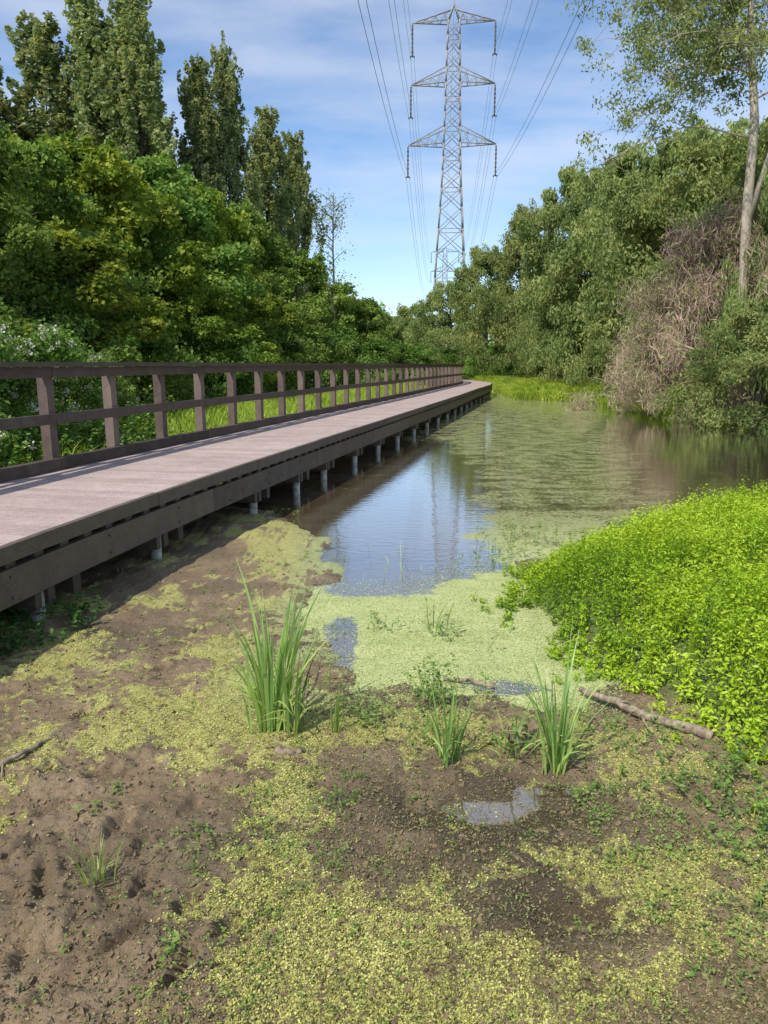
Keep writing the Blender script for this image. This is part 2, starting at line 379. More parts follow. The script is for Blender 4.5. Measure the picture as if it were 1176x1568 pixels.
def sweep(mb,off0,off1,z0,z1,mat,seg=2.4,gap=.004):
    s=0
    while s<LEN-.4:
        e=min(s+seg,LEN-.35);ss=np.linspace(s+gap,e-gap,4);a=at(ss,off0)[0];b=at(ss,off1)[0]
        V=[];j1=rng.normal()*.0025
        for i in range(4):
            V+= [(a[i,0],a[i,1],z0+j1),(b[i,0],b[i,1],z0+j1),(b[i,0],b[i,1],z1+j1),(a[i,0],a[i,1],z1+j1)]
        f=[]
        for i in range(3):
            for j in range(4):
                k=(j+1)%4;f.append((i*4+j,i*4+k,i*4+4+k,i*4+4+j))
        f+=[(0,1,2,3),(12,15,14,13)]
        mb.add(V,f,mat,rng.uniform(.1,.9));s+=seg
bw=empty('boardwalk')
mb=MB();s=.1
while s<LEN-.5:
    p,d,nl=at(s,WID/2);z=DZ-.02+rng.normal()*.0008
    box(mb,(p[0],p[1],z),(*(d*.0718),0),(*(nl*(WID/2-.0)),0),(0,0,.02),0,rng.uniform(0,1));s+=.146
mb.obj('deck_planks',[M_deck],bw)
mb=MB()
sweep(mb,-.055,-.005,DZ-.105,DZ+.006,0)
sweep(mb,-.035,.03,DZ-.39,DZ-.15,0,3.6)
sweep(mb,WID-.03,WID+.04,DZ-.39,DZ-.05,0,3.6)
sweep(mb,.85,.95,DZ-.30,DZ-.05,0,3.6)
s=.15
while s<LEN-.5:
    p,d,nl=at(s,WID/2);box(mb,(p[0],p[1],DZ-.125),(*(d*.05),0),(*(nl*(WID/2+.012)),0),(0,0,.03),0,rng.uniform(0,1));s+=.30
s=.4
while s<40:
    for dz in(-.20,-.34):
        p,d,nl=at(s,-.038);q=p-nl*.010;tube(mb,[(p[0],p[1],DZ+dz),(q[0],q[1],DZ+dz)],[.011,.009],6,0,.3)
    s+=1.2
mb.obj('fascia_and_beams',[M_beam],bw)
mb=MB();mc=MB()
def s_of_y(y):
    i=np.argmin(np.abs(path[:,1]-y)+(sl>60)*100);return sl[i]
ps=[s_of_y(v) for v in(-1.5,.5,2.9,5.0,6.7,9.05,10.65,11.95,13.8,15.6,17.6)]
while ps[-1]<LEN-3: ps.append(ps[-1]+2.1)
for i,s in enumerate(ps):
    for off in(.10,WID-.2):
        p,d,nl=at(s,off);tube(mb,[(p[0],p[1],-.6),(p[0],p[1],DZ-.40)],[.052,.052],12,0,rng.uniform())
    p,d,nl=at(s,WID/2)
    box(mc,(p[0]+d[0]*.09,p[1]+d[1]*.09,DZ-.46),(*(d*.04),0),(*(nl*(WID/2-.04)),0),(0,0,.09),0,.4)
    box(mc,(p[0]-d[0]*.09,p[1]-d[1]*.09,DZ-.46),(*(d*.035),0),(*(nl*(WID/2-.02)),0),(0,0,.075),0,.6)
    p,d,nl=at(s+.45,.12);box(mc,(p[0],p[1],DZ-.47),(*(d*.05),0),(*(nl*.05),0),(0,0,.10),0,.5)
mb.obj('piles',[M_pile],bw);mc.obj('cross_bearers',[M_beam],bw)
ra=empty('boardwalk_railing')
mb=MB()
sweep(mb,WID-.14,WID+.06,DZ+1.115,DZ+1.165,0,3.6)
sweep(mb,WID-.075,WID-.03,DZ+1.0,DZ+1.108,0,3.6)
sweep(mb,WID-.078,WID-.03,DZ+.50,DZ+.61,0,3.6)
sweep(mb,WID-.10,WID+.0,DZ+.008,DZ+.13,0,3.6)
mb.obj('rails',[M_rail],ra)
mb=MB();s=s_of_y(7.72)-1.2*8
while s<LEN-.6:
    p,d,nl=at(s,WID+.03)
    box(mb,(p[0],p[1],DZ+.545),(*(d*.06),0),(*(nl*.058),0),(0,0,.562),0,rng.uniform(0,1));s+=1.2
mb.obj('posts',[M_post],ra)

# ------------------------------------------------------------ pylons
PROF=[(0,6.0),(9,4.7),(18,3.6),(26,2.6),(31,2.2),(38.5,1.9),(46,1.5)]
ARMS=[(31,5.95,2.2),(38.5,5.6,1.9),(46,5.45,1.5)]
def pw(z): return np.interp(z,[a for a,b in PROF],[b for a,b in PROF])/2
def strut(mb,a,b,r): tube(mb,[a,b],[r,r],4,0)
def pylon_mesh():
    mb=MB();lv=[0,5,9.5,13.5,17,20,22.8,25.3,27.5,29.3,31,33,34.9,36.7,38.5,40.4,42.3,44.2,46]
    for i in range(len(lv)-1):
        z0,z1=lv[i],lv[i+1];w0,w1=pw(z0),pw(z1)
        c0=[(-w0,-w0,z0),(w0,-w0,z0),(w0,w0,z0),(-w0,w0,z0)];c1=[(-w1,-w1,z1),(w1,-w1,z1),(w1,w1,z1),(-w1,w1,z1)]
        for j in range(4):
            k=(j+1)%4
            strut(mb,c0[j],c1[j],.11);strut(mb,c0[j],c1[k],.045);strut(mb,c0[k],c1[j],.045)
            if i%2==0: strut(mb,c1[j],c1[k],.045)
    for j in(-1,1):
        for k in(-1,1): strut(mb,(j*.75,k*.75,46),(0,0,48.2),.085)
    for z,hw,up in ARMS:
        w=pw(z);wu=pw(min(z+up,46)) if z<46 else .1
        for sx in(-1,1):
            tip=np.array((sx*hw,0,z))
            for k in(-1,1):
                a=np.array((sx*w,k*w,z));b=np.array((sx*wu,k*wu,z+up))
                strut(mb,a,tip,.08);strut(mb,b,tip,.07)
                for t in(.25,.5,.75):
                    strut(mb,a+(tip-a)*t,b+(tip-b)*max(t-.12,0),.035)
                    strut(mb,a+(tip-a)*max(t-.25,0),b+(tip-b)*t*.9,.035)
            a=np.array((sx*w,-w,z));b=np.array((sx*w,w,z))
            for t in(.2,.45,.7): strut(mb,a+(tip-a)*t,b+(tip-b)*t,.035)
            zz=np.linspace(z-.2,z-4,15);tube(mb,[(sx*hw,0,q) for q in zz],[.08 if i%2 else .16 for i in range(15)],6,1)
            for e in(-.25,.25): tube(mb,[(sx*hw+e,-.25,z-4.05),(sx*hw+e,.25,z-4.05)],[.08,.08],5,1)
            tube(mb,[(sx*hw-.3,0,z-4.02),(sx*hw+.3,0,z-4.02)],[.06,.06],5,1)
    return mb.mesh('electricity_pylon',[M_steel,M_insul])
pm=pylon_mesh()
PY=[(24.5,311),(9.2,108),(-4.5,-92)]
rotz=-math.atan2(15,203)
for x,y in PY: inst('electricity_pylon',pm,(x,y,0),rz=rotz)
mb=MB()
for (x0,y0),(x1,y1) in((PY[0],PY[1]),(PY[1],PY[2])):
    ct=[(sx*hw+e,z-4.1,7.,.02) for z,hw,u in ARMS for sx in(-1,1) for e in(-.22,.22)]+[(0,48.2,5.,.018)]
    for ox,z,sag,r in ct:
        t=np.linspace(0,1,40);c,s_=math.cos(rotz),math.sin(rotz)
        P=np.stack([x0+ox*c+(x1-x0)*t,y0+ox*s_+(y1-y0)*t,z-4*sag*t*(1-t)],1);tube(mb,P,r,4,0)
mb.obj('power_lines',[M_wire])

# ------------------------------------------------------------ trees
def clumpleaves(mb,C,R,nper,L,W,mat,r,hang=0.,spread=.6,tb=0.):
    k=len(C);i=np.repeat(np.arange(k),nper);n=len(i)
    d=unit(r.normal(size=(n,3)));rad=r.uniform(0,1,n)**(1/2.4)
    rad=rad*(1+.3*r.normal(size=n)*(r.uniform(size=n)<.2))
    P=C[i]+d*rad[:,None]*R[i]
    N=d*.5+np.array([0,0,.4])+r.normal(size=(n,3))*spread
    A=None
    if hang: A=r.normal(size=(n,3))*.6+np.array([0,0,-1.])*hang; N=N*np.array([1,1,.5])
    tc=r.uniform(-.25,.25,k)[i]
    tint=np.clip(.5+tc+r.normal(size=n)*.17+tb,0,1)
    s=r.uniform(.6,1.3,n)
    leaves(mb,P,N,L*s,W*s,mat,tint,A,r)
def limb(mb,a,b,r0,r1,r,mat,sag=.0,n=5,sides=5):
    t=np.linspace(0,1,n)[:,None];a=np.array(a);b=np.array(b);D=np.linalg.norm(b-a)
    P=a+(b-a)*t+np.array([0,0,1])*np.sin(t*math.pi)*sag*D+r.normal(size=(n,3))*D*.02*np.sin(t*math.pi)
    tube(mb,P,r0+(r1-r0)*t[:,0],sides,mat);return P
def broad(name,seed,h,rx,base,ncl,nper,L,W,mats,cr=(.13,.27),top=.55,hang=0.):
    r=np.random.default_rng(seed);mb=MB()
    th=np.linspace(0,1,7);T=np.stack([np.cumsum(r.normal(size=7))*.012*h,np.cumsum(r.normal(size=7))*.012*h,th*h*.85],1)-np.array([0,0,.1])
    T[0,:2]=0;tube(mb,T,h*.02*(1-th*.8)+.02,8,1)
    ph=r.uniform(0,6.3,4)
    z=r.uniform(0,1,ncl)**.85;a=r.uniform(0,2*math.pi,ncl)
    prof=np.sin(np.clip(z*(1-.08)+.08,0,1)**top*math.pi*.96)**.6*.95+.05
    prof=np.where(z>.9,np.minimum(prof,.4),prof)
    lump=1+.25*np.sin(a*2+ph[0]+z*4)+.2*np.sin(a*5+ph[1]-z*9)
    rr=rx*prof*lump*np.sqrt(r.uniform(.25,1,ncl))
    zc=base+(h-base)*z*.95
    C=np.stack([rr*np.cos(a),rr*np.sin(a),zc],1)
    s=r.uniform(cr[0],cr[1],ncl)*rx*(1.1-.45*z);R=np.stack([s*1.15,s*1.15,s*.75],1)
    clumpleaves(mb,C,R,nper,L,W,0,r,hang)
    k=int(ncl*.9);j=r.integers(0,ncl,k);o=C[j]-np.array([0,0,base+(h-base)*.45]);o=unit(unit(o)+r.normal(size=(k,3))*.35)
    C2=C[j]+o*(s[j][:,None]*1.2);R2=np.stack([s[j]*.45,s[j]*.45,s[j]*.5],1)
    clumpleaves(mb,C2,R2,max(nper//9,10),L,W,0,r,hang,.8)
    for q in range(0,ncl,2):
        t=np.clip((C[q,2]-.25*rr[q]-0.3)/(h*.85),.08,.95);b=np.array([np.interp(t,th,T[:,i]) for i in range(3)])
        limb(mb,b,C[q],h*.007*(1.2-t)+.012,.008,r,1,.05)
    return mb.mesh(name,mats)
def poplar(name,seed,h,rx,ncl,nper,L,W):
    r=np.random.default_rng(seed);mb=MB();th=np.linspace(0,1,8)
    T=np.stack([r.normal(size=8)*.06,r.normal(size=8)*.06,th*h*.97],1);tube(mb,T,.26*(1-th*.92),8,1)
    z=r.uniform(0,1,ncl)**.9;a=r.uniform(0,6.283,ncl);prof=np.clip(1.25*(1-z)**.6,0,1)*np.clip(.6+z*1.6,0,1)
    lump=1+.3*np.sin(a*3+z*8+seed)
    rr=rx*prof*lump*np.sqrt(r.uniform(.1,1,ncl));zc=1.5+(h-2)*z
    C=np.stack([rr*np.cos(a),rr*np.sin(a),zc],1);s=r.uniform(.28,.6,ncl)*(1.15-.5*z);R=np.stack([s,s,s*2.2],1)
    clumpleaves(mb,C,R,nper,L,W,0,r,0,.9)
    C2=C+np.stack([np.cos(a)*.45,np.sin(a)*.45,s*2.3],1);clumpleaves(mb,C2,R*.5,nper//5,L,W,0,r,0,.9)
    for q in range(0,ncl,2):
        zb=max(C[q,2]-rr[q]*1.8-.5,.6);limb(mb,(0,0,zb),C[q],.05,.012,r,1)
    return mb.mesh(name,[M_poplar,M_bark])

PM=[poplar('poplar_tree',s,22,2.4,200,150,.22,.16) for s in(1,2,3)]
for i,(x,y,h,w) in enumerate([(-24.5,48,21,1.3),(-21.2,50,22.4,1.4),(-18.2,51,24.4,1.5),(-15.2,49,23.4,1.3),(-12.1,52,20.7,.95),(-10.6,54,22.4,.9),(-8.9,60,20.3,1.15),(-7.4,66,20.2,1.05),(-28.5,47,22,1.2),(-16.6,55,22,1.3)]):
    inst('poplar_tree',PM[i%3],(x,y,.2),(w,w,h/22),i*1.7)

BN=broad('broadleaf_tree',14,7,3.0,.3,110,480,.12,.085,[M_broad,M_bark])
BM=[broad('broadleaf_tree',s,10,3.7,.8,115,340,.19,.14,[M_broad,M_bark]) for s in(4,5)]
MM=[broad('maple_tree',6,10,3.7,1.0,105,320,.2,.17,[M_maple,M_bark])]
WM=[broad('willow_tree',s,12,4.6,.5,140,320,.25,.10,[M_willow,M_bark],hang=.7) for s in(7,8,9)]
SM=[broad('shrub',s,3,1.9,.0,50,280,.11,.075,[M_bush,M_bark],cr=(.17,.32)) for s in(10,12)]
WS=[broad('willow_shrub',13,4,2.4,.0,80,340,.13,.05,[M_willow,M_bark],cr=(.15,.3),hang=.6)]
i=0
inst('broadleaf_tree',BN,(-9.0,15,.3),(1.,1.,6.4/7),.4);inst('broadleaf_tree',BN,(-9.6,19.5,.3),(1.05,1.05,7.2/7),2.4)
for x,y,h,w in [(-8.6,28,8.8,.95),(-7.2,38,9.2,.95),(-5.4,46,8.0,.9),(-14,20,8.2,1.1),(-13.5,29,9.6,1.2),(-11,42,10,1.2),(-3.8,55,7.3,.9),(-1.8,66,7.2,.9)]:
    inst('broadleaf_tree',BM[i%2],(x,y,.3),(w,w,h/10),i*2.1);i+=1
for x,y,h,w in [(-9.2,23.5,8.0,.85),(-8.1,32.5,8.8,.85),(-7.6,18.4,4.6,.6),(-6.0,33,5.4,.6),(-6.4,25.5,4.6,.6)]:
    inst('maple_tree',MM[0],(x,y,.3),(w,w,h/10),i*1.3);i+=1
for x,y,h,w in [(4.0,98,9.2,1.),(7.0,82,10.4,.85),(9.4,70,12.,.85),(11.6,60,13.6,.95),(12.8,50,14.,.95),(13.6,42,12.8,.95),(14.4,35.5,11.8,.95),(15.6,29.5,11.0,.95),(18.5,26,12.,1.),(18,42,14.,1.1),(0.5,92,7.6,.8),(-3,84,8.,.9)]:
    inst('willow_tree',WM[i%3],(x,y,.3),(w,w,h/12),i*2.3);i+=1
for x,y,h,w in [(-7.6,12.6,2.6,1.),(-7.2,16.5,3.0,1.),(-6.8,21,3.2,1.),(-6.2,25,3.2,1.),(-5.2,29,3.2,1.),(-4.2,33,3.2,1.),(-3.4,38,3.3,1.1),(-2.2,43,3.3,1.1),(-.6,49,3.2,1.1),(.4,55,3.4,1.2),(1.2,70,3.6,1.3),(3.5,72,3.4,1.3),(6.5,70,3.2,1.3),(9.2,62,3.2,1.2),(-8.8,10.5,3.0,1.1),(-8,7.5,2.4,1.)]:
    inst('shrub',SM[i%2],(x,y,.15),(w,w,h/3),i*1.9);i+=1
for x,y,h,w in [(11.2,22.4,3.4,1.0),(12.3,23.4,7.6,.72),(13.6,20.2,4.2,1.1),(16.6,19.4,4.4,1.1),(11.9,34,4.6,.9),(12.2,39,5.4,1.),(10.8,45,5.2,1.),(10.6,51,5.4,1.),(19.5,17,5,1.2)]:
    inst('willow_shrub',WS[0],(x,y,.05),(w,w,h/4),i*1.4);i+=1

r=np.random.default_rng(40);mb=MB();C=[];
for q in range(420):
    a=r.uniform(-1.0,1.0);d=r.uniform(120,190);C.append((d*math.sin(a),d*math.cos(a),r.uniform(0,1)**1.2*9+1))
C=np.array(C);R=np.stack([r.uniform(2.5,5,420)]*2+[r.uniform(2,3.5,420)],1)
clumpleaves(mb,C,R,130,.8,.6,0,r);mb.obj('distant_treeline',[M_broad])

def blossom(name,seed):
    r=np.random.default_rng(seed);mb=MB();n=60
    a=r.uniform(0,6.28,n);z=r.uniform(0,1,n);rr=1.5*np.sqrt(r.uniform(.2,1,n))*(1-z*.6)
    C=np.stack([rr*np.cos(a),rr*np.sin(a),z*2.3+.1],1);s=r.uniform(.2,.42,n);R=np.stack([s,s,s*.8],1)
    clumpleaves(mb,C,R,230,.075,.05,0,r)
    for c in C[::2]: limb(mb,(c[0]*.2,c[1]*.2,0),c,.02,.006,r,1,.1)
    k=130;j=r.integers(0,n,k);d=unit(r.normal(size=(k,3))+np.array([.4,-.6,.7]));FC=C[j]+d*R[j]*1.06
    clumpleaves(mb,FC,np.full((k,3),.07),20,.036,.03,2,r)
    return mb.mesh(name,[M_bush,M_bark,M_flower])
bl=[blossom('flowering_shrub',61),blossom('flowering_shrub',62)]
for q,(x,y,s) in enumerate([(-5.7,9.4,1.1),(-5.3,11.6,.95),(-6.9,11.0,1.2),(-5.6,14.2,.8)]): inst('flowering_shrub',bl[q%2],(x,y,.1),(s,s,s),0)

# dead brown thicket
r=np.random.default_rng(70);mb=MB();n=90
a=r.uniform(0,6.28,n);z=r.uniform(0,1,n);rr=2.8*np.sqrt(r.uniform(.2,1,n))*(1-z*.6)*(1+.3*np.sin(3*a+5*z))
C=np.stack([rr*np.cos(a),rr*np.sin(a)*1.3,z*4.6+.2],1);s=r.uniform(.4,.9,n);R=np.stack([s,s,s],1)
clumpleaves(mb,C,R,250,.33,.022,0,r,.7,1.);clumpleaves(mb,C,R,90,.14,.05,1,r,.6)
for q in range(160):
    c=C[r.integers(0,n)];limb(mb,(c[0]*.3,c[1]*.3,c[2]*.5),c+r.normal(size=3)*.6,.018,.005,r,0,.2)
tm=mb.mesh('dead_bramble_thicket',[M_twig,M_willow])
inst('dead_bramble_thicket',tm,(10.6,28.0,0),(1,1,.95));inst('dead_bramble_thicket',tm,(12.0,26.4,.6),(1.1,1.,1.25),2.);inst('dead_bramble_thicket',tm,(13.8,24.4,3.0),(1.,1.,1.0),4.)

# airy tree, pale trunk, top right
r=np.random.default_rng(81);mb=MB()
T=np.array([(0,0,-.1),(.05,0,3),(-.05,.1,6),(-.1,0,8.5),(-.4,.1,11),(-.6,0,13.5),(-.8,0,16)],float);tube(mb,T,[.16,.15,.14,.12,.09,.06,.03],8,1)
tube(mb,[(-.05,.1,5.5),(.5,0,8),(.9,.1,11),(1.2,0,15)],[.10,.08,.06,.03],7,1)
CC=[]
for q in range(36):
    zb=r.uniform(8.,14);b=np.array([np.interp(zb,T[:,2],T[:,j]) for j in range(3)])
    an=r.uniform(2.0,4.0) if q%5 else r.uniform(0,6.28);ln=r.uniform(2.4,5.6)*(1.15-.04*zb)
    e=b+np.array([math.cos(an)*ln,math.sin(an)*ln,r.uniform(-1.4,1.6)])
    P=limb(mb,b,e,.035,.008,r,1,.14,8)
    for t in range(3,8):
        for u in range(2):
            e2=P[t]+r.normal(size=3)*np.array([.5,.5,.35])*(1+.1*t)+np.array([0,0,-.2]);limb(mb,P[t],e2,.012,.005,r,1,.1,3,4);CC.append(e2)
CC=np.array(CC);s=r.uniform(.2,.6,len(CC));clumpleaves(mb,CC,np.stack([s,s,s*.8],1),75,.12,.05,0,r,.4,.9)
inst('ash_tree',mb.mesh('ash_tree',[M_willow,M_palebark]),(11.3,24.2,.3),(1.1,1.05,1.03))
r=np.random.default_rng(90);mb=MB();tube(mb,[(0,0,0),(.1,0,4),(0,.1,8),(.1,0,11)],[.1,.08,.05,.02],6,1);CC=[]
for q in range(44):
    zb=r.uniform(3.5,10.8);an=r.uniform(0,6.28);ln=r.uniform(.6,2.6)*(1.2-zb/14);e=np.array([math.cos(an)*ln,math.sin(an)*ln,zb+ln*.7]);limb(mb,(0.05,0,zb),e,.025,.01,r,1,.05,4,4);CC+= [e,(e+np.array([0,0,zb]))/2]
CC=np.array(CC);clumpleaves(mb,CC,np.full((len(CC),3),.5),14,.13,.08,0,r);inst('birch_sapling',mb.mesh('birch_sapling',[M_poplar,M_bark]),(-3.3,50,.2),(1.1,1.1,1.12))

# ------------------------------------------------------------ grass behind railing & far bank
r=np.random.default_rng(100);mb=MB()
n=46000;s=r.uniform(s_of_y(3),s_of_y(48),n);off=WID+.25+r.uniform(0,1,n)**1.2*4.8;p=at(s,off)[0]
z=terrain(p[:,0],p[:,1],False);blades(mb,np.stack([p[:,0],p[:,1],z],1),r.uniform(.2,.55,n),r.uniform(.012,.03,n),r.uniform(0,.4,n),r.uniform(0,.6,n),0,np.clip(r.normal(.6,.2,n),0,1),3,.2)
mb.obj('grass',[M_grass])
mb=MB();n=30000;x=r.uniform(6.8,12.5,n);y=r.uniform(36,60,n);k=sdpoly(x,y,WATER)>-.25;x=x[k];y=y[k];n=len(x);z=np.maximum(terrain(x,y,False),0)
hh=.35+.6*fbm(x,y,.8,3,4);blades(mb,np.stack([x,y,z],1),hh,r.uniform(.03,.06,n),r.uniform(0,.6,n),r.uniform(0,.8,n),0,np.clip(r.normal(.6,.25,n),0,1),3,.25)
n=9000;t=r.uniform(0,1,n);x=np.interp(t,[0,.3,.6,1],[10.0,10.2,12.6,18])+r.uniform(-.3,.5,n);y=np.interp(t,[0,.3,.6,1],[34,26.5,22,19.6])+r.uniform(-.5,.3,n)
blades(mb,np.stack([x,y,0*x],1),r.uniform(.2,.6,n),.03,r.uniform(0,.5,n),r.uniform(0,.5,n),0,np.clip(r.normal(.4,.2,n),0,1),3,.15)
mb.obj('grass',[M_grass])

# ------------------------------------------------------------ bright waterside plants on the right bank
r=np.random.default_rng(110);mb=MB()
def inbank(n,x0,x1,y0,y1):
    x=r.uniform(x0,x1,n);y=r.uniform(y0,y1,n);sd=sdpoly(x,y,BANK);e=(fbm(x,y,2.5,4,8)-.5)*1.0+np.where(r.uniform(size=n)<.12,r.uniform(0,.35,n),0)
    k=sd<e*.8;return x[k],y[k],sd[k]
x,y,sd=inbank(20000,.5,7,2,9.6)
n=len(x);H=(.06+.28*sstep(-.05,.6,-sd))*(.35+1.3*fbm(x,y,2.6,4,6))*r.uniform(.65,1.18,n)
z0=np.maximum(terrain(x,y,False),0)
blades(mb,np.stack([x,y,z0],1),H,.005,r.uniform(0,.25,n),0.,0,np.full(n,.2),2)
K=16
hh=np.repeat(H,K);f=r.uniform(.2,1.08,n*K);an=r.uniform(0,6.28,n*K);rd=r.uniform(.004,.035,n*K)
P=np.stack([np.repeat(x,K)+np.cos(an)*rd,np.repeat(y,K)+np.sin(an)*rd,np.repeat(z0,K)+hh*f],1)
N=np.stack([np.cos(an)*.5,np.sin(an)*.5,np.full(n*K,.8)],1)+r.normal(size=(n*K,3))*.4
A=np.stack([np.cos(an),np.sin(an),r.uniform(-.1,1.2,n*K)],1)
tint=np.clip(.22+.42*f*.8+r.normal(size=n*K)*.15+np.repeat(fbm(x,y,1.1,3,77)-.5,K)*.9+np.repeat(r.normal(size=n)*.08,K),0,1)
leaves(mb,P,N,r.uniform(.018,.044,n*K),r.uniform(.010,.019,n*K),0,tint,A,r)
mb.obj('waterside_plants',[M_bank])

# ------------------------------------------------------------ duckweed and debris flecks
r=np.random.default_rng(120);mb=MB()
n=330000;y=1.6+r.uniform(0,1,n)**1.5*3.4;x=r.uniform(-1,1,n)*(y*.62+.2)
a=algae(x,y)*2.6+.5+r.normal(size=n)*.14
ok=(a>.62)&(sdpoly(x,y,BANK)>-.2)&(x>-2.2);x=x[ok];y=y[ok];n=len(x);z=np.maximum(terrain(x,y),0.001)+r.uniform(.001,.007,n)
N=np.stack([r.normal(size=n)*.4,r.normal(size=n)*.4,np.ones(n)],1);s=r.uniform(.003,.0105,n)
rm=(r.uniform(size=n)<sstep(3.3,4.3,y)*sstep(-1.1,-.5,x));P=np.stack([x,y,z],1);tn=np.clip(r.normal(.5,.27,n),0,1)
for k,mt in((~rm,0),(rm,1)): leaves(mb,P[k],N[k],s[k],s[k]*.8,mt,tn[k],None,r)
n=46000;x=r.uniform(-.9,1.6,n);y=r.uniform(3.6,7.2,n);e=fbm(x,y,1.4,4,51)-.5
k=(sdwater(x,y)<.1)&(y+e*1.8-.25*x+r.normal(size=n)*.35<6.1)&(r.uniform(size=n)>gap(x,y)*1.2);x=x[k];y=y[k];n=len(x)
leaves(mb,np.stack([x,y,np.maximum(terrain(x,y),0)+.003+r.uniform(0,.004,n)],1),np.stack([r.normal(size=n)*.25,r.normal(size=n)*.25,np.ones(n)],1),r.uniform(.006,.015,n),.008,1,np.clip(r.normal(.45,.25,n),0,1),None,r)
mb.obj('duckweed',[M_weedfleck,M_raftfleck])
mb=MB();n=120000;y=1.6+r.uniform(0,1,n)**1.4*4.2;x=r.uniform(-1,1,n)*(y*.62+.2)
k=(r.uniform(size=n)<.2+.8*sstep(-.9,-.2,x))&(sdwater(x,y)>-.15)&(x>-2.2);x=x[k];y=y[k];n=len(x)
k=(terrain(x,y)>-.003)|(r.uniform(size=n)<.3);x=x[k];y=y[k];n=len(x)
leaves(mb,np.stack([x,y,np.maximum(terrain(x,y),0)+r.uniform(.002,.011,n)],1),r.normal(size=(n,3))*.6+np.array([0,0,1.]),r.uniform(.004,.018,n),r.uniform(.003,.008,n),0,np.clip(r.normal(.5,.3,n),0,1),None,r)
mb.obj('plant_litter',[M_debris])
mb=MB();n=7000;y=1.6+r.uniform(0,1,n)**1.4*5;x=r.uniform(-1,1,n)*(y*.62+.2);k=(sdwater(x,y)>.1)&(x>-2.4)&(x<1.6);x=x[k];y=y[k]
z=terrain(x,y)
for q in range(len(x)):
    s=r.uniform(.002,.009);m=unit(r.normal(size=(3,3)));box(mb,(x[q],y[q],z[q]+s*.5),m[0]*s,m[1]*s*.8,m[2]*s*.8,0,0)
mb.obj('mud_crumbs',[M_ground])

# ------------------------------------------------------------ seedlings
def leafy(mb,x,y,h,sp,nst,r,L=.03,W=.016,t=.5):
    for q in range(nst):
        bx=x+r.normal()*sp;by=y+r.normal()*sp;bz=max(float(terrain(np.array([bx]),np.array([by]))[0]),0)
        hh=h*r.uniform(.5,1.1);an=r.uniform(0,6.28);ln=hh*r.uniform(0,.6);e=np.array([bx+math.cos(an)*ln,by+math.sin(an)*ln,bz+hh])
        blades(mb,np.array([[bx,by,bz]]),hh,.004,ln/hh,0.,0,np.array([.4]),2,0,np.array([an]),r)
        k=max(4,int(hh/.02));f=r.uniform(.2,1.05,k);P=np.array([bx,by,bz])+(e-np.array([bx,by,bz]))*f[:,None]+r.normal(size=(k,3))*.012
        d=unit(r.normal(size=(k,3))*np.array([1,1,.4]));N=np.array([0,0,1.])+r.normal(size=(k,3))*.3
        leaves(mb,P,N,r.uniform(.6,1.3,k)*L,W,0,np.clip(r.normal(t,.2,k),0,1),d,r)
r=np.random.default_rng(130);mb=MB()
for x,y,h,sp,ns in [(-.1,3.55,.18,.06,22),(.22,3.75,.26,.09,34),(.2,3.35,.15,.08,18),(.62,3.3,.17,.09,18),(1.05,3.55,.1,.1,14),(.0,5.0,.12,.08,12),(.45,4.9,.12,.1,16),(-.35,5.0,.08,.06,6),(1.35,2.9,.08,.12,16),(.9,2.95,.07,.12,10),(-.65,2.0,.05,.03,4),(-1.15,2.75,.05,.08,6),(.95,6.7,.2,.15,20),(1.5,7.8,.25,.25,34),(1.25,7.1,.2,.15,22),(-.9,6.9,.06,.3,10),(-1.3,9.0,.12,.12,12),(1.5,3.0,.14,.14,34),(1.3,3.35,.1,.14,20),(1.5,2.6,.14,.14,30),(1.4,2.3,.10,.12,24)]:
    leafy(mb,x,y,h,sp,ns,r)
for q in range(180):
    y=1.7+r.uniform()**1.3*2.2;x=r.uniform(-.6,1)*(y*.6);leafy(mb,x,y,r.uniform(.010,.03),.02,2,r,.013,.008,.7)
for q in range(70):
    y=r.uniform(1.75,3.1);x=-.35+r.normal()*.28;leafy(mb,x,y,r.uniform(.015,.04),.035,5,r,.014,.010,.45)
for q in range(150):
    y=r.uniform(1.8,3.0);x=r.uniform(.8,1.7);leafy(mb,x,y,r.uniform(.02,.05),.03,3,r,.018,.01,.6)
for q in range(90):
    y=r.uniform(4,8.5);x=r.uniform(-1.9,-.7);leafy(mb,x,y,r.uniform(.015,.04),.03,2,r,.02,.012,.4)
mb.obj('seedlings',[M_seed])
mb=MB()
for q in range(26):
    leafy(mb,r.uniform(-2.75,-2.1),r.uniform(4.3,5.15),.16,.05,5,r,.05,.028,.45)
mb.obj('nettles',[M_dark])
mb=MB()
for q in range(420):
    s=s_of_y(r.uniform(5,13));p=at(s,WID+.35+r.uniform()**.8*2.4)[0];leafy(mb,p[0],p[1],r.uniform(.4,.9),.08,2,r,.09,.045,.5)
mb.obj('hedge_weeds',[M_bush])

